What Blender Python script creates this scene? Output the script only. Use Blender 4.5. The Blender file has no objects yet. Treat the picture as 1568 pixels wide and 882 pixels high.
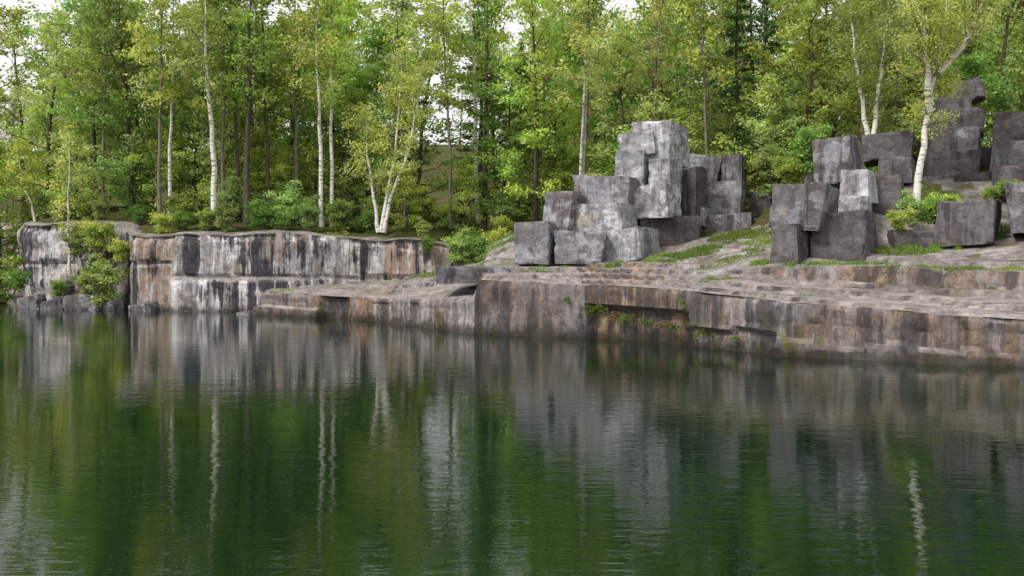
import bpy, math, random
import numpy as np
from mathutils import noise, Vector
random.seed(7)
F=1524.0; CZ=3.0
def WX(px,Y): return (px-784)*Y/F
def WZ(py,Y): return CZ+(400-py)*Y/F
def ns(x,y,z=0.0): return noise.noise(Vector((x,y,z)))
def fbm(x,y,z=0.0,o=4): return noise.fractal(Vector((x,y,z)),0.9,2.1,o)
def sst(a,b,v):
    t=min(1.0,max(0.0,(v-a)/(b-a))); return t*t*(3-2*t)
scene=bpy.context.scene
def link(o): scene.collection.objects.link(o); return o

# ---------------------------------------------------------------- materials
class M:
    def __init__(s,name):
        s.m=bpy.data.materials.new(name); s.m.use_nodes=True; s.t=s.m.node_tree; s.t.nodes.clear()
        s.out=s.n('ShaderNodeOutputMaterial')
    def n(s,t,props=None,**ins):
        nd=s.t.nodes.new(t)
        for k,v in (props or {}).items(): setattr(nd,k,v)
        for k,v in ins.items(): s.set(nd.inputs[k.replace('_',' ')],v)
        return nd
    def set(s,inp,v):
        if isinstance(v,bpy.types.NodeSocket): s.t.links.new(v,inp)
        elif isinstance(v,bpy.types.Node): s.t.links.new(v.outputs[0],inp)
        else: inp.default_value=v
    def math(s,op,a,b=0.0,clamp=False):
        nd=s.n('ShaderNodeMath',{'operation':op,'use_clamp':clamp}); s.set(nd.inputs[0],a); s.set(nd.inputs[1],b); return nd.outputs[0]
    def mix(s,f,a,b,bt='MIX'):
        nd=s.n('ShaderNodeMix',{'data_type':'RGBA','blend_type':bt})
        s.set(nd.inputs[0],f); s.set(nd.inputs[6],a); s.set(nd.inputs[7],b); return nd.outputs[2]
    def ramp(s,v,a,b,lo=0.0,hi=1.0):
        nd=s.n('ShaderNodeMapRange',{'interpolation_type':'SMOOTHSTEP'})
        for i,x in enumerate((v,a,b,lo,hi)): s.set(nd.inputs[i],x)
        return nd.outputs[0]
    def noise(s,vec,scale,detail=4.0,rough=0.55,dist=0.0):
        nd=s.n('ShaderNodeTexNoise'); s.set(nd.inputs['Vector'],vec); s.set(nd.inputs['Scale'],scale)
        s.set(nd.inputs['Detail'],detail); s.set(nd.inputs['Roughness'],rough); s.set(nd.inputs['Distortion'],dist); return nd.outputs[0]
    def vmul(s,v,c):
        nd=s.n('ShaderNodeVectorMath',{'operation':'MULTIPLY'}); s.set(nd.inputs[0],v); s.set(nd.inputs[1],c); return nd.outputs[0]
def C(r,g,b): return (r,g,b,1.0)

def mat_rock(name,light,brown,dark,top,streak=0.8,crack=0.5,wet=True,rnd=False,auto_rust=0.25,auto_white=0.3,soil=False,whitec=C(.55,.53,.52),bump=.09,green=0.0):
    m=M(name); geo=m.n('ShaderNodeNewGeometry'); P=geo.outputs['Position']
    sepn=m.n('ShaderNodeSeparateXYZ'); m.set(sepn.inputs[0],geo.outputs['Normal'])
    sepp=m.n('ShaderNodeSeparateXYZ'); m.set(sepp.inputs[0],P)
    steep=m.ramp(m.math('ABSOLUTE',sepn.outputs[2]),0.5,0.85,1.0,0.0)
    at=m.n('ShaderNodeAttribute',{'attribute_name':'stain'}); sa=m.n('ShaderNodeSeparateColor'); m.set(sa.inputs[0],at.outputs['Color'])
    R,G,B=sa.outputs[0],sa.outputs[1],sa.outputs[2]
    oi=m.n('ShaderNodeObjectInfo')
    n1=m.noise(P,0.45,4,0.6)
    col=m.mix(m.ramp(n1,0.4,0.62),light,brown)
    n2=m.noise(P,3.2,7,0.75)
    mask=m.noise(m.vmul(P,(.5,.5,.55)),0.8,4,0.6,.6)     # large patches where staining is heavy or absent
    s1=m.noise(m.vmul(P,(1.05,1.05,0.10)),1.0,6,0.68)
    s2=m.noise(m.vmul(P,(5.0,5.0,0.30)),1.0,4,0.7)
    s3=m.noise(m.vmul(P,(1.5,1.5,0.12)),1.3,6,0.68)
    topc=m.mix(m.ramp(m.noise(P,0.7,8,0.75),0.38,0.62),top,C(top[0]*0.5,top[1]*0.48,top[2]*0.47))
    topc=m.mix(m.ramp(m.noise(m.vmul(P,(.30,1.3,1)),1.0,6,.7),.53,.62,0,.55),topc,C(top[0]*1.25,top[1]*1.25,top[2]*1.25))
    wf=m.math('MULTIPLY',m.ramp(s3,0.46,0.56),m.math('ADD',G,auto_white,True))
    if rnd:
        pch=m.noise(m.vmul(P,(1,1,1.5)),0.8,7,0.65)
        wf=m.math('MAXIMUM',m.math('MULTIPLY',wf,.6),m.math('MULTIPLY',m.ramp(pch,.50,.54),min(1,auto_white*1.9)))
    col=m.mix(m.math('MULTIPLY',wf,steep),col,whitec)
    rs=m.noise(m.vmul(P,(1.8,1.8,0.16)),1.1,6,0.66)
    rf=m.math('MULTIPLY',m.ramp(m.math('ADD',rs,m.math('MULTIPLY',R,0.13)),0.49,0.62),m.math('ADD',R,auto_rust,True))
    rc=m.mix(m.ramp(s2,0.38,0.66),C(0.20,0.09,0.035),C(0.34,0.25,0.16))
    col=m.mix(m.math('MULTIPLY',rf,m.math('MULTIPLY',steep,.85)),col,rc)
    bb=m.math('MULTIPLY',m.math('SUBTRACT',B,.15),0.22)
    mm=m.math('MULTIPLY',m.math('SUBTRACT',mask,.5),0.35)
    df=m.math('MULTIPLY',m.ramp(m.math('ADD',m.math('ADD',s1,mm),bb),0.50,0.585),streak)
    df2=m.math('MULTIPLY',m.ramp(m.math('ADD',s2,mm),0.54,0.68),0.5*streak)
    col=m.mix(m.math('MULTIPLY',m.math('MAXIMUM',df,df2),steep),col,dark)
    if green>0:
        gf=m.math('MULTIPLY',m.ramp(m.noise(m.vmul(P,(1.4,1.4,.5)),1.0,5,.65),.54,.64),m.ramp(sepp.outputs[2],0.3,1.4,green,0.0))
        col=m.mix(m.math('MULTIPLY',gf,steep),col,C(.10,.10,.03))
    col=m.mix(steep,topc,col)
    g=m.ramp(n2,0.25,0.75,0.45,1.4)
    gc=m.n('ShaderNodeCombineColor'); [m.set(gc.inputs[i],g) for i in range(3)]
    col=m.mix(1.0,col,gc.outputs[0],'MULTIPLY')
    ck=0.0
    if crack>0:
        warp=m.n('ShaderNodeVectorMath',{'operation':'ADD'}); m.set(warp.inputs[0],m.vmul(P,(0.16,0.75,0.8)))
        nc=m.n('ShaderNodeTexNoise'); m.set(nc.inputs['Vector'],P); m.set(nc.inputs['Scale'],0.9); m.set(warp.inputs[1],m.vmul(nc.outputs[1],(0.3,0.3,0.3)))
        vo=m.n('ShaderNodeTexVoronoi',{'feature':'DISTANCE_TO_EDGE'}); m.set(vo.inputs['Vector'],warp.outputs[0]); m.set(vo.inputs['Scale'],0.5)
        ck=m.math('MULTIPLY',m.ramp(vo.outputs[0],0.003,0.014,1.0,0.0),m.math('MULTIPLY',crack,m.math('SUBTRACT',1.0,steep)))
        ck=m.math('MULTIPLY',ck,m.ramp(n1,.44,.56))
        col=m.mix(ck,col,C(0.045,0.038,0.034))
    if rnd:
        ye=m.n('ShaderNodeAttribute',{'attribute_name':'yel'})
        yf=m.math('MULTIPLY',ye.outputs['Fac'],m.ramp(n2,0.36,0.66,0,.5))
        col=m.mix(yf,col,C(0.50,0.42,0.28))
        vn=m.noise(m.vmul(P,(1.2,1.2,2.6)),1.6,5,.6,1.2)
        va=m.ramp(m.math('ABSOLUTE',m.math('SUBTRACT',vn,.5)),0.0,.02,.5,0.0)
        col=m.mix(va,col,dark)
    if soil:
        sf=m.math('MULTIPLY',m.ramp(m.noise(P,0.8,6,0.65),0.54,0.62),m.math('SUBTRACT',1.0,steep))
        col=m.mix(m.math('MULTIPLY',sf,at.outputs['Alpha']),col,C(0.075,0.08,0.03))
    if rnd:
        r=m.ramp(oi.outputs['Random'],0,1,0.72,1.2)
        rc2=m.n('ShaderNodeCombineColor'); [m.set(rc2.inputs[i],r) for i in range(3)]
        col=m.mix(1.0,col,rc2.outputs[0],'MULTIPLY')
    rough=0.8
    if wet:
        wz=m.math('ADD',sepp.outputs[2],m.math('MULTIPLY',m.noise(m.vmul(P,(1.6,1.6,0.5)),1.2,4),-0.9))
        wt=m.ramp(wz,-0.38,0.05,1.0,0.0)
        col=m.mix(m.math('MULTIPLY',wt,0.8),col,C(0.026,0.019,0.013))
        rough=m.ramp(wt,0,1,0.8,0.35)
    h=m.math('ADD',m.noise(P,2.5,7,0.65),m.math('MULTIPLY',ck,-0.6))
    h=m.math('ADD',h,m.math('MULTIPLY',m.noise(P,16,4,0.7),0.15))
    bp=m.n('ShaderNodeBump',None,Strength=0.9,Distance=bump); m.set(bp.inputs['Height'],h)
    bs=m.n('ShaderNodeBsdfPrincipled'); m.set(bs.inputs['Base Color'],col); m.set(bs.inputs['Roughness'],rough); m.set(bs.inputs['Normal'],bp.outputs[0])
    bs.inputs['Specular IOR Level'].default_value=0.3
    m.set(m.out.inputs[0],bs.outputs[0]); return m.m
wall_m=mat_rock('quarry_wall_stone',C(.30,.285,.30),C(.26,.21,.18),C(.024,.022,.03),C(.30,.265,.24),0.93,0,auto_rust=.06,auto_white=.25,whitec=C(.62,.60,.60))
ledge_m=mat_rock('ledge_stone',C(.165,.145,.148),C(.12,.088,.074),C(.04,.033,.034),C(.295,.26,.245),0.78,0.7,auto_rust=.17,auto_white=.16,soil=True,whitec=C(.34,.315,.32),bump=.035,green=.9)
blk_L=mat_rock('block_stone_light',C(.27,.27,.285),C(.20,.185,.18),C(.055,.05,.055),C(.31,.285,.28),0.6,0,False,True,.04,.42,whitec=C(.50,.50,.53),bump=.055)
blk_M=mat_rock('block_stone_mid',C(.15,.142,.155),C(.11,.09,.086),C(.038,.034,.036),C(.19,.165,.155),0.8,0,False,True,.08,.32,whitec=C(.35,.35,.38),bump=.055)
blk_D=mat_rock('block_stone_dark',C(.095,.083,.086),C(.075,.06,.057),C(.028,.023,.024),C(.13,.11,.105),0.7,0,False,True,.08,.16,whitec=C(.22,.215,.235),bump=.055)

def mat_leaf():
    m=M('leaf'); at=m.n('ShaderNodeAttribute',{'attribute_name':'col'}); oi=m.n('ShaderNodeObjectInfo')
    hs=m.n('ShaderNodeHueSaturation'); m.set(hs.inputs['Color'],at.outputs['Color'])
    m.set(hs.inputs['Hue'],m.ramp(oi.outputs['Random'],0,1,0.482,0.518))
    r2=m.math('FRACT',m.math('MULTIPLY',oi.outputs['Random'],17.3)); m.set(hs.inputs['Value'],m.ramp(r2,0,1,0.78,1.25)); hs.inputs['Saturation'].default_value=0.92
    d=m.n('ShaderNodeBsdfDiffuse'); t=m.n('ShaderNodeBsdfTranslucent'); m.set(d.inputs[0],hs.outputs[0])
    tc=m.mix(1.0,hs.outputs[0],C(1.25,1.25,0.65),'MULTIPLY'); m.set(t.inputs[0],tc)
    mx=m.n('ShaderNodeMixShader'); mx.inputs[0].default_value=0.42; m.set(mx.inputs[1],d.outputs[0]); m.set(mx.inputs[2],t.outputs[0])
    m.set(m.out.inputs[0],mx.outputs[0]); return m.m
leaf_m=mat_leaf()
def mat_bark(name,a,b,birch=False):
    m=M(name); g=m.n('ShaderNodeTexCoord'); P=g.outputs['Object']
    n=m.noise(m.vmul(P,(2,2,9) if birch else (9,9,1.5)),1.2,4,0.65)
    n3=m.noise(P,0.7,3)
    col=m.mix(m.ramp(n,0.54,0.62) if birch else m.ramp(n,0.35,0.65),a,b)
    col=m.mix(m.ramp(n3,0.45,0.8,0,0.5),col,C(.08,.075,.06))
    bs=m.n('ShaderNodeBsdfDiffuse'); m.set(bs.inputs[0],col)
    m.set(m.out.inputs[0],bs.outputs[0]); return m.m
bark_d=mat_bark('bark_dark',C(.12,.095,.075),C(.05,.04,.033))
bark_g=mat_bark('bark_grey',C(.24,.21,.18),C(.12,.10,.08))
bark_w=mat_bark('bark_birch',C(.70,.66,.60),C(.14,.115,.10),True)

def mat_ground():
    m=M('forest_floor'); g=m.n('ShaderNodeNewGeometry'); P=g.outputs['Position']
    a=m.mix(m.ramp(m.noise(P,.5,6,.6),.36,.56),C(.13,.09,.055),C(.09,.13,.035))
    a=m.mix(m.ramp(m.noise(P,5,6,.7),.35,.7),a,C(.05,.04,.02))
    bp=m.n('ShaderNodeBump',None,Strength=1.0,Distance=.2); m.set(bp.inputs['Height'],m.noise(P,4,5,.7))
    bs=m.n('ShaderNodeBsdfDiffuse'); m.set(bs.inputs[0],a); m.set(bs.inputs['Normal'],bp.outputs[0])
    m.set(m.out.inputs[0],bs.outputs[0]); return m.m
ground_m=mat_ground()
def mat_water():
    m=M('water'); g=m.n('ShaderNodeNewGeometry'); P=g.outputs['Position']
    h1=m.noise(m.vmul(P,(0.8,1.9,1)),1.1,2,.5,.3)
    h2=m.noise(m.vmul(P,(1.5,5.0,1)),1.7,3,.5,.4)
    amp=m.ramp(m.noise(m.vmul(P,(.05,.12,1)),1.0,2),.35,.65,.35,1.0)
    h=m.math('MULTIPLY',m.math('ADD',h1,m.math('MULTIPLY',h2,.55)),amp)
    bp=m.n('ShaderNodeBump',None,Strength=1.0,Distance=.0085); m.set(bp.inputs['Height'],h)
    bs=m.n('ShaderNodeBsdfPrincipled')
    m.set(bs.inputs['Base Color'],m.mix(m.ramp(m.noise(m.vmul(P,(.1,.1,1)),1.0,2),.35,.65),C(.0012,.010,.0035),C(.0018,.015,.0045)))
    bs.inputs['Roughness'].default_value=.008; bs.inputs['IOR'].default_value=1.31; m.set(bs.inputs['Normal'],bp.outputs[0])
    m.set(m.out.inputs[0],bs.outputs[0]); return m.m
water_m=mat_water()

# ---------------------------------------------------------------- mesh helper
def build(name,V,Q,mats,midx=None,attrs=None,smooth=True):
    V=np.asarray(V,dtype=np.float32); Q=np.asarray(Q,dtype=np.int32)
    me=bpy.data.meshes.new(name); me.vertices.add(len(V)); me.vertices.foreach_set('co',V.ravel())
    me.loops.add(Q.size); me.loops.foreach_set('vertex_index',Q.ravel())
    me.polygons.add(len(Q)); me.polygons.foreach_set('loop_start',np.arange(0,Q.size,4,dtype=np.int32))
    me.polygons.foreach_set('loop_total',np.full(len(Q),4,dtype=np.int32))
    if midx is not None: me.polygons.foreach_set('material_index',np.asarray(midx,dtype=np.int32))
    me.update(calc_edges=True)
    for m in mats: me.materials.append(m)
    for k,a in (attrs or {}).items():
        a=np.asarray(a,dtype=np.float32)
        if a.ndim==2:
            at=me.color_attributes.new(k,'FLOAT_COLOR','POINT'); at.data.foreach_set('color',a.ravel())
        else:
            at=me.attributes.new(k,'FLOAT','POINT'); at.data.foreach_set('value',a)
    me.polygons.foreach_set('use_smooth',np.full(len(Q),smooth,dtype=bool))
    me.validate(); return me
def gridq(nc,nr):
    i=np.arange(nc-1)[:,None]; j=np.arange(nr-1)[None,:]
    a=i*nr+j; return np.stack([a,a+nr,a+nr+1,a+1],-1).reshape(-1,4)

# ---------------------------------------------------------------- heights
SX=[-14.06,-6.8,-1.6,-1.45,2.8,6.1,8.4,14.5,30,60]
SY=[55.8,49.7,41.4,40.8,38.7,35.0,31.5,28.2,22,15]
ZX=[-14,-6.8,-1.6,-1.4,2.8,6.1,8.4,11.5,14.5,30]
ZZ=[1.28,1.12,1.45,2.22,2.1,1.96,1.72,1.52,1.33,1.0]
def ys(x): return float(np.interp(x,SX,SY))
def shelf(x,y):
    t=y-ys(x); tt=max(0,t)
    h=float(np.interp(x,ZX,ZZ))
    sl=float(np.interp(x,[-14,-2,0,30],[.07,.09,.15,.155]))
    w=.6*ns(x*.22,3.3)+.35*ns(math.floor(x/2.2)*2.3,8)
    # long bedding steps running along the shore, fading in and out
    q=tt*sl; stp=.25; ph=(q+.50*ns(x*.09,y*.06,1.0)+.12*ns(math.floor(x/3.7+.12*y)*1.9,4))/stp
    k=math.floor(ph); fr=ph-k
    stair=(k+sst(.88,.97,fr))*stp-(ph*stp-q)
    mixk=.85*sst(.15,.5,tt)*(1-sst(10,14,tt))*sst(-.35,.05,ns(x*.12+9,y*.2,5))
    h+=(q*(1-mixk)+stair*mixk) if tt<15 else 15*sl+.07*(tt-15)
    h+=sst(5.35+w,5.47+w,tt)*float(np.interp(x,[7.5,9.5,13],[0,.35,.62]))
    h+=.022*fbm(x*.35,y*.35,2,3)
    h+=2.0*sst(38,43,y)*sst(10.5,14.5,x)
    h+=.9*sst(31.5,36,y)*sst(16,22,x)*.8
    return h
BP=[(-60,85),(36,81),(38,66.5),(110,65.5),(192,63.5),(198,60.6),(262,60.4),(266,59.7),(400,59.3),(460,59.2),(590,61.0),(598,60.2),(655,60.0),(690,60.3),(720,64)]
BX=[WX(p,Y) for p,Y in BP]; BY=[Y for p,Y in BP]
BZX=[BX[0],BX[1],BX[2],BX[4],BX[5],BX[9],BX[10],BX[12],BX[13],BX[14]]
BZZ=[5.9,5.9,5.35,5.2,4.5,4.5,4.15,4.1,3.8,3.7]
def yb(x): return float(np.interp(x,BX,BY))
def hback(x,y):
    t=max(0,y-yb(x)); h=float(np.interp(x,BZX,BZZ))
    return h+.2*min(t,8)+.07*max(0,min(t-8,60))+.22*fbm(x*.25,y*.25)
def terrain(x,y):
    far=.20*max(0,y-130)*(1-.5*sst(200,400,y))
    far=min(far,45)
    if x<-62: return 5+far+.05*abs(y)*.3
    if y<.6: return 1.4+.1*fbm(x*.3,y*.3)
    if x<-14.3:
        if y<yb(x)+1.0: return -5
        return hback(x,y)+far
    if x>62: return 3+.03*max(0,y)+far
    t=y-ys(x)
    if t<1.3: return -5
    s=shelf(x,y)
    off=-.45+.45*sst(5,15,t)+.16*fbm(x*.5,y*.5,7)*sst(4,8,t)
    if x<-1.5:
        b=hback(x,y); k=sst(.8,1.3,y-yb(x)) if x<-3.2 else sst(56,64,y)
        if x>-3.2: b=min(b,s+.8)
        return (s-.4)*(1-k)+b*k+far
    return s+off+far

gx=np.concatenate([[-1500,-700,-350,-200,-120,-85],np.arange(-64,64.1,.8),[85,120,200,350,700,1500]])
gy=np.concatenate([[-900,-300,-100,-30,-8,0,.5,.7],np.arange(1.5,22,3),np.arange(22,100,.8),np.arange(100,240,6),[300,450,700,1100,1800]])
V=[(x,y,terrain(x,y)) for x in gx for y in gy]
link(bpy.data.objects.new('ground',build('ground',V,gridq(len(gx),len(gy)),[ground_m])))
wv=[(-65,-2,0),(70,-2,0),(70,90,0),(-65,90,0)]
link(bpy.data.objects.new('water',build('water',wv,[[0,1,2,3]],[water_m],smooth=False)))

# ---------------------------------------------------------------- ledge & walls
def resample(pts,step):
    out=[]
    for (a,b) in zip(pts[:-1],pts[1:]):
        L=math.dist(a,b); n=max(1,int(L/step))
        for i in range(n): out.append((a[0]+(b[0]-a[0])*i/n,a[1]+(b[1]-a[1])*i/n))
    out.append(pts[-1]); return out
def zone(px,zones):
    px+=6*ns(px*.02,7)
    for z in zones:
        if z[0]<=px<z[1]: return z[2:]
    return (0,0,0)
def cliff(name,pts,ztop,hfun,inset,zones,mat,trows,step=.2,zmin=-1.6,nz=22):
    P=resample(pts,step); n=len(P); V=[];S=[]
    smooth=[]
    for i in range(n):
        a=P[max(0,i-2)];b=P[min(n-1,i+2)]; dx,dy=b[0]-a[0],b[1]-a[1]; L=math.hypot(dx,dy) or 1
        smooth.append((dy/L,-dx/L))
    for i,(x,y) in enumerate(P):
        nx,ny=smooth[i]; zt=ztop(x,y); px=784+F*x/y; st=zone(px,zones)
        for j in range(nz):
            z=zmin+(zt-zmin)*j/(nz-1)
            d=inset(i*step,px,z,zt)+.09*fbm(x*.9,y*.9,z*.9,4)+.03*ns(x*4,y*4,z*3)
            if j==nz-1: d+=.05+.12*max(0,ns(x*1.6,y*1.6,2)); z-=.01
            V.append((x-nx*d,y-ny*d,z)); S.append((*st,0))
        for t in trows:
            V.append((x,y+t,hfun(x,y+t))); S.append((*st,sst(2.5,8,t)))
    me=build(name,V,gridq(n,nz+len(trows)),[mat],None,{'stain':S})
    try: me.set_sharp_from_angle(angle=math.radians(28))
    except Exception: pass
    return link(bpy.data.objects.new(name,me))
def ledge_inset(s,px,z,zt):
    d=0
    if 893<px<1052 and z<1.25: d+=.42*sst(893,899,px)
    if 1052<px<1190 and z<.7: d+=.22
    if 492<px<532: d+=.35
    if px<492 and z<.5: d-=.25
    if 575<px<726: d-=.15
    if 1190<px and z<.40+.25*ns(px*.012,0): d-=.05+.28*max(0,.3+ns(px*.02,3))
    k=math.floor(s/2.3+ .4*ns(s*.2,1)); d+=.14*ns(k*3.7,9.1)
    bz=.95+.25*ns(math.floor(s/4.5)*1.7,3)
    if abs(z-bz)<.06: d+=.04
    d+=.06*(1 if z>zt-.25 else 0)*ns(px*.03,5)
    return d
lz=[(0,495,.3,.1,.1),(495,531,0,0,1),(531,576,1,0,.0),(576,728,.05,.6,.05),(728,760,.15,0,.5),(760,895,.2,.1,.2),(895,975,.7,0,.6),(975,1050,.6,.15,.3),(1050,1190,.25,.45,.2),(1190,1300,.15,.25,.3),(1300,3000,.35,.2,.2)]
LP=[(-14.35,60.5),(-14.25,57.5)]+[(x,y) for x,y in zip(SX,SY)]
tr=[.10,.2,.35,.5,.7]+list(np.arange(.85,8,.11))+list(np.arange(8,17,.4))+[17.3]
def hs(x,y):
    t=y-ys(x)
    if x<-14.06: return 1.25-.02*abs(y-58)
    return shelf(x,y)-(1.0 if t>17 else 0)
cliff('rock_ledge',LP,lambda x,y: shelf(x,y) if x>-14.06 else 1.2,hs,ledge_inset,lz,ledge_m,tr,.2)
def wall_inset(s,px,z,zt):
    d=0
    k=math.floor(s/3.1); d+=.28*ns(k*3.1,2.2)
    lev=2.0 if px>262 else 2.9
    if z<lev: d-=.28 if 262<px<470 else -.05
    if abs(z-lev)<.12: d+=.12
    if z>zt-.35: d+=.10+.2*ns(px*.05,3)
    if px<192: d+=.5*ns(s*.5,z*.8,3)
    return d
wz=[(-200,38,.7,.1,.1),(38,110,.1,.4,.25),(110,195,.2,.15,.35),(195,262,.65,.4,.05),(262,320,.15,1,.0),(320,400,.1,.8,.4),(400,420,.05,.4,.6),(420,462,.05,1,.2),(462,590,.08,.7,.12),(590,650,.8,.4,.2),(650,900,.4,.3,0)]
WP=[(-64,86)]+list(zip(BX,BY))
trb=[.1,.3,.6,1,1.5,2.2,3,4,5]
cliff('quarry_wall',WP,lambda x,y:float(np.interp(x,BZX,BZZ))+.18*ns(x*.6,4)+.10*ns(math.floor(x/2.3)*2.7,1),lambda x,y: hback(x,y)+.07*(1-sst(.8,2,y-yb(x)))-.2*sst(1,3,y-yb(x)),wall_inset,wz,wall_m,trb,.2,-1.6,34)

# ---------------------------------------------------------------- stone blocks
def block(name,c,dims,yaw,mat,tilt=(0,0),yel=None,seed=0,cuts=16,rough=1.0):
    rr=random.Random(seed); hx,hy,hz=[d/2 for d in dims]
    n=cuts+2; V=[];Q=[];idx={}
    def rm(u): return math.copysign(abs(u)**.62,u)
    jit={(a,b,c_):(rr.uniform(-.055,.055),rr.uniform(-.055,.055),rr.uniform(-.05,.05)) for a in(-1,1) for b in(-1,1) for c_ in(-1,1)}
    r=.008+.02*(rough-1 if rough>1 else 0); Y=[]
    def vert(i,j,k):
        key=(i,j,k)
        if key in idx: return idx[key]
        u=[rm(2*t/(n-1)-1) for t in key]
        ox=oy=oz=0
        for cc,jv in jit.items():
            w=1
            for q in range(3): w*=(1+cc[q]*u[q])/2
            ox+=w*jv[0];oy+=w*jv[1];oz+=w*jv[2]
        p=Vector((u[0]*hx,u[1]*hy,u[2]*hz))
        q=Vector([max(-(h-r),min(h-r,v)) for v,h in zip(p,(hx,hy,hz))])
        d=p-q
        if d.length>1e-6: p=q+d.normalized()*r
        p+=Vector((ox*2*hx,oy*2*hy,oz*2*hz))
        s=Vector((seed*7.1,seed*3.3,0))
        N=p.normalized()
        f=noise.fractal(p*1.1+s,.8,2.1,4)
        st=noise.cell(Vector((p.x*.7,p.y*.7,p.z*1.3))+s)*.035
        p+=N*(.02*f*rough-st*rough)
        em=max(0.0,1.0-min(sorted([(1-abs(v))*h for v,h in zip(u,(hx,hy,hz))])[1],.10)/.10)
        ch=noise.noise(p*2.3+s*1.7)+.4*noise.noise(p*6+s)
        p-=N*max(0,ch-.10)*.20*rough*em
        yv=0
        if yel and u[1]<-.95:
            yv=1.0 if (abs(u[0]-yel[0])<yel[2] and abs(u[2]-yel[1])<yel[3]) else 0
        Y.append(yv); idx[key]=len(V); V.append(p); return idx[key]
    m=n-1
    for a in range(m):
        for b in range(m):
            for f in ((lambda i,j:(i,0,j)),(lambda i,j:(j,m,i)),(lambda i,j:(0,j,i)),(lambda i,j:(m,i,j)),(lambda i,j:(j,i,0)),(lambda i,j:(i,j,m))):
                Q.append([vert(*f(a,b)),vert(*f(a+1,b)),vert(*f(a+1,b+1)),vert(*f(a,b+1))])
    me=build(name,[tuple(v) for v in V],Q,[mat],None,{'yel':Y,'stain':[(0,0,0,0)]*len(V)})
    try: me.set_sharp_from_angle(angle=math.radians(26))
    except Exception: pass
    o=link(bpy.data.objects.new(name,me)); o.location=c; o.rotation_euler=(tilt[0],tilt[1],yaw); return o
bseed=[0]
def B(x0,y0,x1,y1,Y,mat,dep=1.6,yaw=-20,tilt=(0,0),yel=None):
    bseed[0]+=1
    w=(x1-x0)*Y/F; h=(y1-y0)*Y/F; t=math.radians(yaw); dep=min(dep,w*.9)
    a=max(.35,(w-dep*abs(math.sin(t)))/math.cos(t))
    half=(a*abs(math.sin(t))+dep*math.cos(t))/2
    yc=Y+half
    block('stone_block',(WX((x0+x1)/2,Y+.3*half),yc,WZ((y0+y1)/2,Y)),(a*1.06,dep,h*1.06),t,mat,(math.radians(tilt[0]),math.radians(tilt[1])),yel,bseed[0])
L,Md,D=blk_L,blk_M,blk_D
B(790,342,852,404,44.0,Md,1.6,-15)
B(850,356,932,402,43.6,L,1.8,-12,(0,4))
B(912,352,1016,400,43.4,L,2.0,-35,(0,-3))
B(836,296,904,360,45.0,Md,1.6,-38,(0,4))
B(876,312,980,358,44.2,L,1.8,-30,(0,-2),(-.4,0,.4,.35))
B(882,270,984,316,45.0,Md,1.9,-25,(0,3))
B(975,284,1048,332,45.0,L,1.6,-34,(0,-4))
B(942,230,1004,288,46.2,L,1.6,-22,(0,3))
B(994,243,1048,292,45.4,L,1.5,-30)
B(948,203,1008,238,46.3,L,1.4,-15,(0,-5))
B(970,187,1062,247,46.0,L,2.2,-32,(0,2))
B(984,332,1078,384,45.4,D,1.8,-10,(0,2))
B(955,325,1012,376,46.0,Md,1.5,-20)
B(1042,260,1087,340,46.3,D,1.5,-35)
B(1048,238,1119,292,49.5,L,1.8,-25,(0,14))
B(1105,238,1148,286,49.0,Md,1.5,-25)
B(1084,280,1153,332,47.5,Md,1.8,-25)
B(1076,328,1158,380,47.0,Md,1.8,-15,(0,-3))
B(1148,294,1190,340,49.0,D,1.6,-20)
B(1152,336,1196,378,47.5,D,1.5,-25)
B(1020,300,1062,345,47.2,D,1.6,-10)
B(1000,262,1060,330,48.0,D,1.6,-20)
B(920,296,1000,345,47.2,D,1.8,-20)
B(1040,318,1092,346,46.6,Md,1.5,-20,(0,4))
B(900,300,950,322,46.0,D,1.4,-20)
B(668,410,786,434,43.2,Md,3.0,-8)
B(1052,416,1110,430,38.5,Md,1.6,-8)
B(1190,283,1300,348,36.6,Md,2.2,-32,(0,3),(-.55,-.1,.22,.25))
B(1184,344,1254,406,36.6,D,1.6,-38)
B(1248,328,1364,406,36.3,D,2.2,-32,(0,-2))
B(1250,208,1336,278,40.5,Md,2.2,-32,(0,-6))
B(1290,262,1360,310,39.6,L,1.7,-34)
B(1284,300,1348,338,39.0,L,1.6,-25)
B(1322,202,1416,244,43.0,D,2.2,-22,(0,-4))
B(1346,240,1414,280,42.2,D,1.8,-25)
B(1338,272,1396,340,40.2,D,1.8,-26)
B(1236,268,1302,330,41.2,D,1.8,-15)
B(1408,184,1486,250,44.2,D,1.8,-30,(0,-28))
B(1414,232,1520,274,43.0,D,2.0,-24)
B(1456,195,1518,238,43.4,Md,1.8,-28)
B(1436,163,1526,200,44.0,D,2.2,-25,(0,3))
B(1438,147,1494,168,44.4,D,1.6,-15,(0,6))
B(1460,124,1522,152,44.4,D,1.6,-30,(0,-12))
B(1400,270,1474,306,42.6,Md,1.8,-20)
B(1464,266,1536,308,41.6,D,1.8,-25)
B(1390,215,1460,262,45.6,D,1.8,-20)
B(1500,225,1560,270,45.0,D,1.8,-15)
B(1526,170,1604,218,42.0,D,2.2,-30,(0,5))
B(1524,214,1612,264,41.0,Md,2.2,-34)
B(1526,255,1604,298,39.5,D,2.0,-25)
B(1442,308,1558,374,36.6,D,2.2,-32)
B(1548,278,1640,354,36.0,Md,2.0,-28,(0,-5))
B(1600,180,1700,300,42,D,2.2,-20)
B(1370,352,1462,384,37.6,D,1.5,-8)
B(1296,335,1345,365,38.2,D,1.6,-20)
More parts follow.
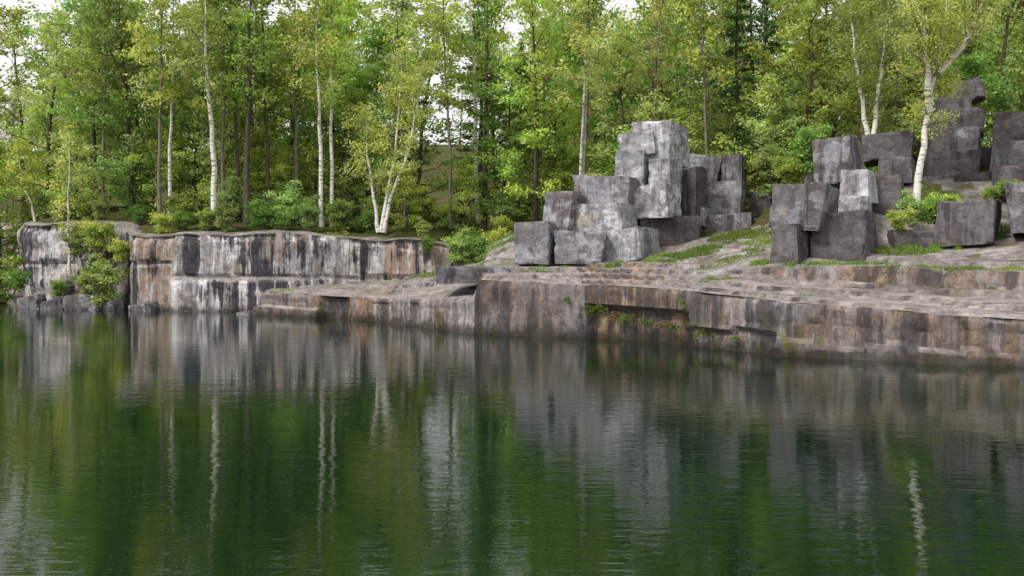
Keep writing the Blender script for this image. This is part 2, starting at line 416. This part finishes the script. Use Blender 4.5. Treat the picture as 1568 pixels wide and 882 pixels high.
for (a,b,c_,d_,Y) in [(28,458,62,478,62.5),(60,462,92,478,62),(95,455,150,480,61.5),(84,436,104,470,64.5),(150,462,180,478,61.5),(366,478,392,488,55.5),(386,474,410,486,56.0),(200,468,232,482,60)]:
    bseed[0]+=1
    w=(c_-a)*Y/F;h=(d_-b)*Y/F
    block('boulder',(WX((a+c_)/2,Y),Y+.5,WZ((b+d_)/2,Y)),(w,1.0,h*1.3),random.uniform(-.6,.6),blk_M,(0,random.uniform(-.3,.3)),None,bseed[0],7,2.6)

# ---------------------------------------------------------------- trees
class TB:
    def __init__(s,seed): s.r=np.random.default_rng(seed); s.V=[];s.Q=[];s.mi=[];s.n=0;s.segs=[]
    def tube(s,P,R,k=6,mi=0):
        P=np.asarray(P,float); n=len(P); T=np.gradient(P,axis=0); T/=np.linalg.norm(T,axis=1)[:,None]+1e-9
        up=np.array([0,0,1.]) if abs(T[0][2])<.8 else np.array([1.,0,0])
        A=np.cross(T,up); A/=np.linalg.norm(A,axis=1)[:,None]+1e-9; Bv=np.cross(T,A)
        th=np.arange(k)*2*math.pi/k
        R=np.asarray(R)[:,None,None]
        v=P[:,None,:]+R*(A[:,None,:]*np.cos(th)[None,:,None]+Bv[:,None,:]*np.sin(th)[None,:,None])
        s.V.append(v.reshape(-1,3))
        i=np.arange(n-1)[:,None]*k; j=np.arange(k)[None,:]; j2=(j+1)%k
        q=(np.stack([i+j,i+j2,i+k+j2,i+k+j],-1).reshape(-1,4))+s.n
        s.Q.append(q); s.mi.append(np.full(len(q),mi)); s.n+=n*k
    def finish(s,name,bark,leaf,per,sig,upb=.8):
        r=s.r; V=np.concatenate(s.V);Q=np.concatenate(s.Q)
        col=np.full((len(V),4),.1,np.float32); mi=np.concatenate(s.mi)
        if s.segs:
            p0=np.array([a[0] for a in s.segs]);p1=np.array([a[1] for a in s.segs]);cc=np.array([a[2] for a in s.segs]); w=np.array([a[3] for a in s.segs])
            cnt=np.maximum(1,r.poisson(per*w)); id=np.repeat(np.arange(len(w)),cnt); N=len(id)
            u=r.random(N)[:,None]; c=p0[id]*(1-u)+p1[id]*u+r.normal(0,1,(N,3))*np.array([sig,sig,sig*.5])
            a=r.normal(0,1,(N,3))*np.array([1,1,.55]); a/=np.linalg.norm(a,axis=1)[:,None]
            q=r.normal(0,1,(N,3)); q[:,2]+=upb*1.2; b=np.cross(a,q); b/=np.linalg.norm(b,axis=1)[:,None]+1e-9
            sz=leaf*(r.random(N)*.7+.6)[:,None]
            lv=np.stack([c-a*sz,c+b*sz*.66,c+a*sz,c-b*sz*.66],1).reshape(-1,3)
            lq=np.arange(4*N).reshape(N,4)+len(V)
            lc=cc[id]*(r.random(N)*.4+.8)[:,None]; lc=np.repeat(np.concatenate([lc,np.ones((N,1))],1),4,axis=0)
            V=np.concatenate([V,lv]);Q=np.concatenate([Q,lq]);col=np.concatenate([col,lc]);mi=np.concatenate([mi,np.ones(N,int)])
        return build(name,V,Q,[bark,leaf_m,bark_g if bark==bark_w else bark],mi,{'col':col})
def unit(v): return v/(np.linalg.norm(v)+1e-9)
def tree(name,seed,H,cb,cr,nl,per,leaf,trk,bark,c0,c1,prof='round',paths=None,el=(.15,.9),sig=.28,sub=5,wob=.35,droop=0,stubs=0,lpow=.7):
    s=TB(seed); r=s.r; c0=np.array(c0);c1=np.array(c1)
    if paths is None:
        n=14; u=np.linspace(0,1,n); ph=r.random(4)*6.28; ln=r.normal(0,.035*H,2)
        paths=[np.stack([wob*np.sin(u*3.2+ph[0])*u+ln[0]*u+.08*np.sin(u*11+ph[1]),wob*np.sin(u*2.7+ph[2])*u+ln[1]*u+.08*np.sin(u*9+ph[3]),u*H-.3],1)]
    for P in paths:
        P=np.asarray(P,float)
        if len(P)<8:
            u0=np.linspace(0,1,len(P));u=np.linspace(0,1,14)
            Q=np.stack([np.interp(u,u0,P[:,k]) for k in range(3)],1); Q[1:-1]=(Q[:-2]+2*Q[1:-1]+Q[2:])/4
            Q[1:,:2]+=r.normal(0,.03,(13,2)); P=Q
        n=len(P); u=np.linspace(0,1,n)
        R=trk*(1-u)**.85+.015; R[0]*=1.35
        s.tube(P,R,7)
        for i in range(nl):
            uu=cb+(1-cb)*((i+r.random())/nl); k=(uu-cb)/(1-cb)
            pos=np.array([np.interp(uu,u,P[:,q]) for q in range(3)])
            az=i*2.399+r.normal(0,.5)
            if prof=='round': Ln=cr*max(.12,math.sin(math.pi*(.16+.8*k)))**lpow
            else: Ln=cr*(1-k)**.85+.15
            Ln*=r.uniform(.5,1.2)
            e=el[0]+(el[1]-el[0])*k+r.normal(0,.18)
            d=np.array([math.cos(az)*math.cos(e),math.sin(az)*math.cos(e),math.sin(e)])
            pts=[pos]; dd=d.copy()
            for q in range(5):
                dd=unit(dd+np.array([0,0,.10-droop])+r.normal(0,.12,3)); pts.append(pts[-1]+dd*Ln/5)
            pts=np.array(pts); rad=(trk*.28*(1-uu*.75)+.008)*np.linspace(1,.2,6)
            s.tube(pts[[0,2,3,5]],rad[[0,2,3,5]],3,2)
            cl=c0+(c1-c0)*r.random(); bl=r.uniform(.75,1.15)
            for j in range(sub):
                v=r.uniform(.3,1); st=np.array([np.interp(v*5,np.arange(6),pts[:,q]) for q in range(3)])
                dv=unit(d*.8+r.normal(0,.7,3)*np.array([1,1,.45 if prof=='round' else .2])-np.array([0,0,droop]))
                ln=Ln*r.uniform(.2,.5); en=st+dv*ln
                if j%2==0: s.tube(np.array([st,en]),[.015,.005],3,2)
                s.segs.append((st+(en-st)*.3,en,cl*bl*r.uniform(.75,1.25),.4+ln))
            s.segs.append((pts[3],pts[5],cl*bl,.5))
        for i in range(stubs):
            uu=r.uniform(.12,cb); pos=np.array([np.interp(uu,u,P[:,q]) for q in range(3)]); az=r.random()*6.28
            d=np.array([math.cos(az),math.sin(az),r.uniform(-.2,.5)]); s.tube(np.array([pos,pos+d*.5,pos+d*r.uniform(.7,1.8)+[0,0,.1]]),[.03,.02,.006],3,2)
    return s.finish(name,bark,leaf,per,sig)
YG=(.46,.52,.10); G1=(.30,.44,.10); G2=(.19,.34,.085); OL=(.42,.41,.17); DK=(.07,.14,.055); LT=(.43,.51,.20)
T={}
T['maple']=[tree('maple_a',1,16,.10,4.6,42,24,.13,.20,bark_d,G1,YG),tree('maple_b',2,14,.08,4.4,40,24,.13,.17,bark_d,G2,G1),tree('maple_c',13,15,.12,4.4,40,23,.125,.17,bark_d,G1,LT)]
T['tall']=[tree('tall_a',3,22,.30,3.7,40,20,.13,.20,bark_d,G1,YG,stubs=14),tree('tall_b',4,20,.28,3.5,38,20,.13,.18,bark_g,G2,G1,stubs=10),tree('tall_c',5,21,.4,3.2,36,18,.13,.15,bark_w,YG,LT,stubs=8)]
T['spruce']=[tree('spruce_a',6,18,.1,2.9,80,16,.10,.2,bark_d,DK,(.10,.17,.07),'cone',el=(-.15,.3),sig=.14,droop=.06,wob=.1)]
T['sparse']=[tree('sparse_a',8,17,.3,3.2,38,8,.10,.16,bark_g,OL,(.44,.40,.19),el=(.5,1.1)),tree('sparse_b',9,15,.25,3.0,36,10,.10,.14,bark_g,LT,YG,el=(.5,1.1))]
T['under']=[tree('under_a',10,6.5,.05,2.6,28,24,.10,.06,bark_d,G1,YG,sig=.24),tree('under_b',11,5.5,.05,2.4,26,24,.10,.05,bark_d,G2,G1,sig=.24),tree('under_c',12,7.5,.08,2.5,28,20,.10,.06,bark_g,YG,LT,sig=.24)]
def shrub(name,seed,H,w,c0,c1,n=9,per=24,leaf=.075):
    r=np.random.default_rng(seed); ps=[]
    for i in range(n):
        a=r.random()*6.28; d=w*r.uniform(.1,.85); b=w*.15
        ps.append([(math.cos(a)*b,math.sin(a)*b,-.15),(math.cos(a)*d*.6,math.sin(a)*d*.6,H*.5),(math.cos(a)*d,math.sin(a)*d,H*r.uniform(.5,1.1))])
    return tree(name,seed,H,.05,w*.42,8,per,leaf,.02,bark_g,c0,c1,paths=ps,sub=3,sig=.16,wob=0)
T['shrub']=[shrub('shrub_a',20,1.9,1.3,G1,YG),shrub('shrub_b',21,1.5,1.3,G2,G1),shrub('shrub_c',22,2.4,1.4,G1,LT)]
def put(name,me,x,y,z=None,sc=1.0,rot=None,par=None,tilt=0):
    o=link(bpy.data.objects.new(name,me)); o.location=(x,y,(terrain(x,y) if z is None else z)); o.scale=(sc,sc,sc*random.uniform(.93,1.07))
    o.rotation_euler=(random.uniform(-.03,.03),random.uniform(-.03,.03)+tilt,random.uniform(0,6.28) if rot is None else rot)
    if par: o.parent=par
    return o
forest=link(bpy.data.objects.new('forest',None)); under=link(bpy.data.objects.new('forest_undergrowth',None))
rnd=random.Random(11)
def front(x):
    if x<-3: return yb(x)+2.5
    if x<3: return 62
    return float(np.interp(x,[3,8,12,30],[58,53,50,47]))
TS=[(328,63.2,.20,bark_w),(342,64.5,.13,bark_g),(380,63.0,.22,bark_d),(493,63.4,.15,bark_w),(509,63.8,.14,bark_w),(366,65,.14,bark_d),(246,64,.13,bark_g),(262,65.0,.12,bark_w),(412,65.5,.13,bark_d),(455,66,.13,bark_g),(690,66,.11,bark_g),(742,66,.15,bark_d),(895,60,.12,bark_g),(1082,56,.10,bark_g),(1055,58,.10,bark_g),(620,66,.11,bark_g),(160,67,.10,bark_g),(890,62,.12,bark_w)]
pts=[(WX(a,Y),Y) for a,Y,_,_ in TS]
def ok(x,y,d):
    for a,b in pts:
        if (a-x)**2+(b-y)**2<d*d: return False
    return True
nm={'maple':'maple_tree','tall':'tall_tree','spruce':'spruce_tree','sparse':'bare_branched_tree'}
def gapx(px): return (px<150) or (650<px<720) or (1040<px<1110)
def force(k,i,px,Y,sc):
    x=WX(px,Y); pts.append((x,Y)); put(nm[k],T[k][i],x,Y,None,sc)
force('spruce',0,600,76,1.25); force('spruce',0,1128,58,.78); force('spruce',0,738,74,1.1); force('spruce',0,1160,62,.95)
force('maple',0,10,71,.98); force('maple',2,205,68,1.05); force('maple',1,150,72,1.0); force('maple',2,75,74,1.02); force('maple',0,115,80,1.1); force('maple',1,-30,70,1.0); force('maple',0,40,84,1.15)
force('maple',0,820,64,.95); force('maple',1,765,66,.8)
force('maple',2,1530,50,.8); force('maple',0,1240,52,.8); force('maple',2,960,58,.75); force('maple',1,560,69,.95); force('maple',2,300,70,1.05); force('maple',1,440,70,1.05)
tries=0
while tries<2400 and len(pts)<160:
    tries+=1
    y=rnd.uniform(60,100) if rnd.random()<.65 else rnd.uniform(50,80); x=rnd.uniform(-.58*y,.58*y)
    if y<front(x)+1.0: continue
    dep=y-front(x); px=784+F*x/y
    if not ok(x,y,3.2 if dep<14 else 4.2): continue
    if gapx(px) and dep>4 and rnd.random()<.8: continue
    q=rnd.random()
    k='maple' if q<.52 else 'tall' if q<.80 else 'sparse' if q<.96 else 'spruce'
    if gapx(px) and px>200 and rnd.random()<.6: k='sparse'
    if px<150 and k=='tall': k='maple'
    if 230<px<540 and dep<5:
        if k=='maple': continue
        if min(abs(px-t[0]) for t in TS)<14: continue
    pts.append((x,y)); me=rnd.choice(T[k]); sc=rnd.uniform(.8,1.12)
    if gapx(px): sc*=.78
    put(nm[k] if dep<7 else 'forest_tree',me,x,y,None,sc,None,None if dep<7 else forest)
up=[]
for i in range(1100):
    y=rnd.uniform(48,74); x=rnd.uniform(-.56*y,.56*y)
    dep=y-front(x); px=784+F*x/y
    if dep<-1.7 or dep>9: continue
    if any((a-x)**2+(b-y)**2<(1.4 if dep<.5 else 1.9)**2 for a,b in up): continue
    up.append((x,y))
    if dep>1.0 and rnd.random()<.6 and not (235<px<530 and dep<3.5): put('undergrowth',rnd.choice(T['under']),x,y,None,rnd.uniform(.6,1.1),None,under)
    else: put('undergrowth',rnd.choice(T['shrub']),x,y,None,rnd.uniform(.45,.8) if dep<0 else rnd.uniform(.7,1.2),None,under)
for i in range(50):
    y=rnd.uniform(130,190); x=rnd.uniform(-.6*y,.6*y)
    if gapx(784+F*x/y) and i%2: continue
    put('forest_tree',rnd.choice(T['maple']+T['sparse']),x,y,None,rnd.uniform(.9,1.2),None,forest)

def hero(name,px,py,Y,trunks,seed,cr,nl,per,trk,cb=.3,bark=bark_w,c0=YG,c1=LT,leaf=.075,sig=.24,sub=5):
    x0=WX(px,Y); z0=WZ(py,Y)
    ps=[[(WX(a,Y)-x0,dy,WZ(b,Y)-z0) for a,b,dy in tpts] for tpts in trunks]
    me=tree(name,seed,10,cb,cr,nl,per,leaf,trk,bark,c0,c1,paths=ps,sig=sig,sub=sub,el=(.5,1.1))
    o=link(bpy.data.objects.new(name,me)); o.location=(x0,Y,z0); return o
hero('birch_tree',585,352,61.8,[[(584,356,0),(592,300,0),(606,230,.2),(612,150,.3),(618,70,.5)],[(588,356,0),(600,300,-.2),(625,240,-.4),(640,170,-.4),(655,110,-.5)],[(580,356,0),(572,300,.1),(562,240,.4),(560,180,.5)]],31,1.9,22,30,.11)
hero('birch_tree',1400,310,40.0,[[(1400,318,0),(1404,270,0),(1413,215,0),(1420,170,.1),(1432,110,.2),(1446,40,.2),(1452,-60,.3)],[(1420,172,.1),(1412,130,-.3),(1404,80,-.6),(1395,20,-.8)],[(1432,112,.1),(1470,80,.4),(1500,30,.7),(1520,-30,.8)]],32,2.1,24,40,.15,cb=.34,leaf=.055,sig=.24)
hero('birch_tree',1332,208,47,[[(1328,225,0),(1322,180,0),(1312,130,0),(1304,70,0),(1296,-20,0)],[(1334,225,0),(1342,160,.2),(1352,90,.3),(1362,0,.5)]],33,2.1,24,36,.12,leaf=.06)
hero('birch_tree',106,415,64.0,[[(107,418,0),(106,370,0),(104,320,.1),(107,260,.2),(104,200,.2)]],34,1.6,22,24,.09,cb=.2)
for i,(px,Y,tk,bk) in enumerate(TS):
    dx=[-12,6,8,-8,-2][i%5]
    hero('birch_tree' if bk==bark_w else 'tall_tree',px,335,Y,[[(px,350,0),(px-dx*.1,250,0),(px+dx*.5,150,0),(px+dx*.8,60,0),(px+dx,-60,0)]],135+i,2.6,26,17,tk,cb=.42,bark=bk,leaf=.115,c0=[YG,G1,G1][i%3],c1=[LT,YG,G2][i%3],sig=.3)
hero('birch_tree',52,330,70,[[(56,345,0),(50,310,0),(38,280,0),(30,230,0)]],39,2.0,20,18,.10,cb=.3,leaf=.10)
for a,b,Y,s_ in [(160,468,61.8,1.25),(135,462,62.3,.9),(185,400,62.5,.8),(150,382,63.0,1.0),(120,392,63.6,.8),(90,452,63.6,.6),(765,398,58,1.0),(740,398,59,.9),(700,405,60,.8),(725,405,59.5,.7),(790,398,57,.8),(400,352,61,1.0),(430,350,61,.8),(1395,345,38.8,.5),(1425,340,38.5,.55),(1375,352,38,.45),(1448,330,38.9,.5),(1515,312,38.2,.4),(1540,302,38.4,.4),(1170,300,50,1.2),(1190,300,49,1.1),(1215,290,47.5,1.0),(1240,255,46,1.0),(1180,265,52,1.3),(1395,250,45,.9),(30,440,64,.6),(320,350,61.5,.7),(280,352,62,.7),(655,385,59.6,.5)]:
    put('shrub',rnd.choice(T['shrub']),WX(a,Y),Y,WZ(b,Y),s_)

# ---------------------------------------------------------------- grass and ferns
def grass(name,cx,cy,rx,ry,n,h,c0=(.24,.35,.07),c1=(.15,.24,.05),sp=.5):
    r=np.random.default_rng(int(abs(cx)*100+cy*7)%99999)
    V=[];Q=[];Cc=[]
    for i in range(n):
        a=r.random()*6.28; d=math.sqrt(r.random()); x=cx+rx*d*math.cos(a); y=cy+ry*d*math.sin(a)
        if ns(x*1.7,y*1.7,3)<-.12: continue
        z=max(shelf(x,y),terrain(x,y))-.03
        hh=h*r.uniform(.5,1.2)*(1-.5*d); an=r.random()*6.28; w=.014+.01*r.random()
        wx,wy=math.cos(an)*w,math.sin(an)*w; lx,ly=r.normal(0,sp*hh,2)
        k=len(V); V+= [(x-wx,y-wy,z),(x+wx,y+wy,z),(x+wx*.7+lx*.4,y+wy*.7+ly*.4,z+hh*.65),(x-wx*.7+lx*.4,y-wy*.7+ly*.4,z+hh*.65),(x+lx,y+ly,z+hh),(x+lx,y+ly,z+hh*.98)]
        Q+=[[k,k+1,k+2,k+3],[k+3,k+2,k+4,k+5]]
        c=np.array(c0)+(np.array(c1)-np.array(c0))*r.random(); Cc+=[(*c,1)]*6
    if not V: return
    return link(bpy.data.objects.new(name,build(name,V,Q,[leaf_m],None,{'col':Cc})))
for px,Y,rx,ry,n,h in [(1060,42.5,1.5,.8,1600,.38),(1010,42.8,.8,.5,500,.3),(935,42.8,.8,.35,300,.25),(1105,36.6,.9,.25,500,.16),(1135,40,1.0,.5,500,.2),(1215,33.2,.8,.2,300,.12),(1165,37.3,.5,.3,300,.3),(830,43.2,1.2,.3,300,.22),
    (1275,36.0,1.2,.3,600,.22),(1230,36.1,.8,.3,300,.25),(1375,37.4,1.2,1.0,1500,.35),(1420,37.8,1.3,1.0,1500,.38),(1500,33.7,1.6,.35,800,.2),(1400,34.4,1.4,.3,500,.16),(1500,38.5,2,1,1200,.35),(1330,35.5,1,.4,400,.2),(1560,33.5,1.2,.4,500,.2),
    (1150,44,1.8,1.2,1200,.35),(1110,39,1.4,.6,400,.2),(440,55.5,1.0,.4,250,.3),(1180,42,1.3,1.0,900,.35),(730,54,2.5,2.0,1500,.35),(660,58,1.5,1.0,700,.3)]:
    grass('grass',WX(px,Y),Y,rx,ry,n,h)
def fern(name,px,py,Y,w,h,n,c0,c1,seed):
    s=TB(seed); r=s.r; x0,z0=WX(px,Y),WZ(py,Y)
    s.tube(np.array([[0,.3,0],[0,.1,.05],[0,-.05,0]]),[.02,.015,.005],3)
    for i in range(n):
        x=r.uniform(-w,w); p0=np.array([x,.15,r.uniform(-.05,.1)]); p1=p0+np.array([r.normal(0,.15),-.25,-h*r.uniform(.3,1)])
        c=np.array(c0)+(np.array(c1)-np.array(c0))*r.random(); s.segs.append((p0,p1,c,1))
    o=link(bpy.data.objects.new(name,s.finish(name,bark_d,.04,34,.06))); o.location=(x0,Y,z0)
def face_y(px):
    for i in range(2000):
        x=-14+i*.02
        if 784+F*x/ys(x)>=px: return ys(x)
    return 30
for i,(px,py,w,h,n,dry) in enumerate([(902,470,.25,.3,8,0),(925,470,.3,.3,8,0),(945,482,.2,.3,8,1),(965,482,.25,.4,10,0),(990,492,.3,.25,8,0),(1018,496,.2,.25,7,1),(1040,500,.3,.2,7,0),(1050,460,.12,.5,8,0),(870,455,.12,.3,4,0),(1075,508,.2,.2,5,0),(445,480,.35,.25,12,0),(1125,520,.2,.15,3,0)]):
    fern('fern',px,py,face_y(px)-.02,w,h,n,(.22,.25,.06) if not dry else (.34,.24,.13),(.13,.2,.035) if not dry else (.26,.18,.10),300+i)

# ---------------------------------------------------------------- light, sky, camera
w=bpy.data.worlds.new('World'); scene.world=w; w.use_nodes=True; nt=w.node_tree
bg=nt.nodes['Background']; sk=nt.nodes.new('ShaderNodeTexSky'); sk.sky_type='NISHITA'; sk.sun_disc=False
el=math.radians(48); az=math.atan2(-.66,-.50)
sk.sun_elevation=el; sk.sun_rotation=az%(2*math.pi); sk.air_density=1.3; sk.dust_density=4.0; sk.ozone_density=1.0
hsn=nt.nodes.new('ShaderNodeHueSaturation'); hsn.inputs['Saturation'].default_value=.4
nt.links.new(sk.outputs[0],hsn.inputs['Color'])
mx=nt.nodes.new('ShaderNodeMix'); mx.data_type='RGBA'; mx.inputs[0].default_value=.7; mx.inputs[7].default_value=(9.8,9.9,10.1,1)  # high thin overcast
nt.links.new(hsn.outputs[0],mx.inputs[6]); nt.links.new(mx.outputs[2],bg.inputs[0]); bg.inputs[1].default_value=.15
sl=bpy.data.lights.new('sun','SUN'); sl.energy=2.9; sl.angle=math.radians(12); sl.color=(1,.96,.9)
so=link(bpy.data.objects.new('sun',sl)); d=Vector((math.sin(az)*math.cos(el),math.cos(az)*math.cos(el),math.sin(el)))
so.rotation_euler=d.to_track_quat('Z','Y').to_euler()
cam=bpy.data.cameras.new('camera'); co=link(bpy.data.objects.new('camera',cam)); cam.lens=35; cam.sensor_width=36; cam.clip_end=4000
co.location=(0,0,CZ); co.rotation_euler=(math.radians(90-1.54),0,0); scene.camera=co
scene.view_settings.view_transform='Standard'; scene.view_settings.look='None'; scene.view_settings.exposure=0
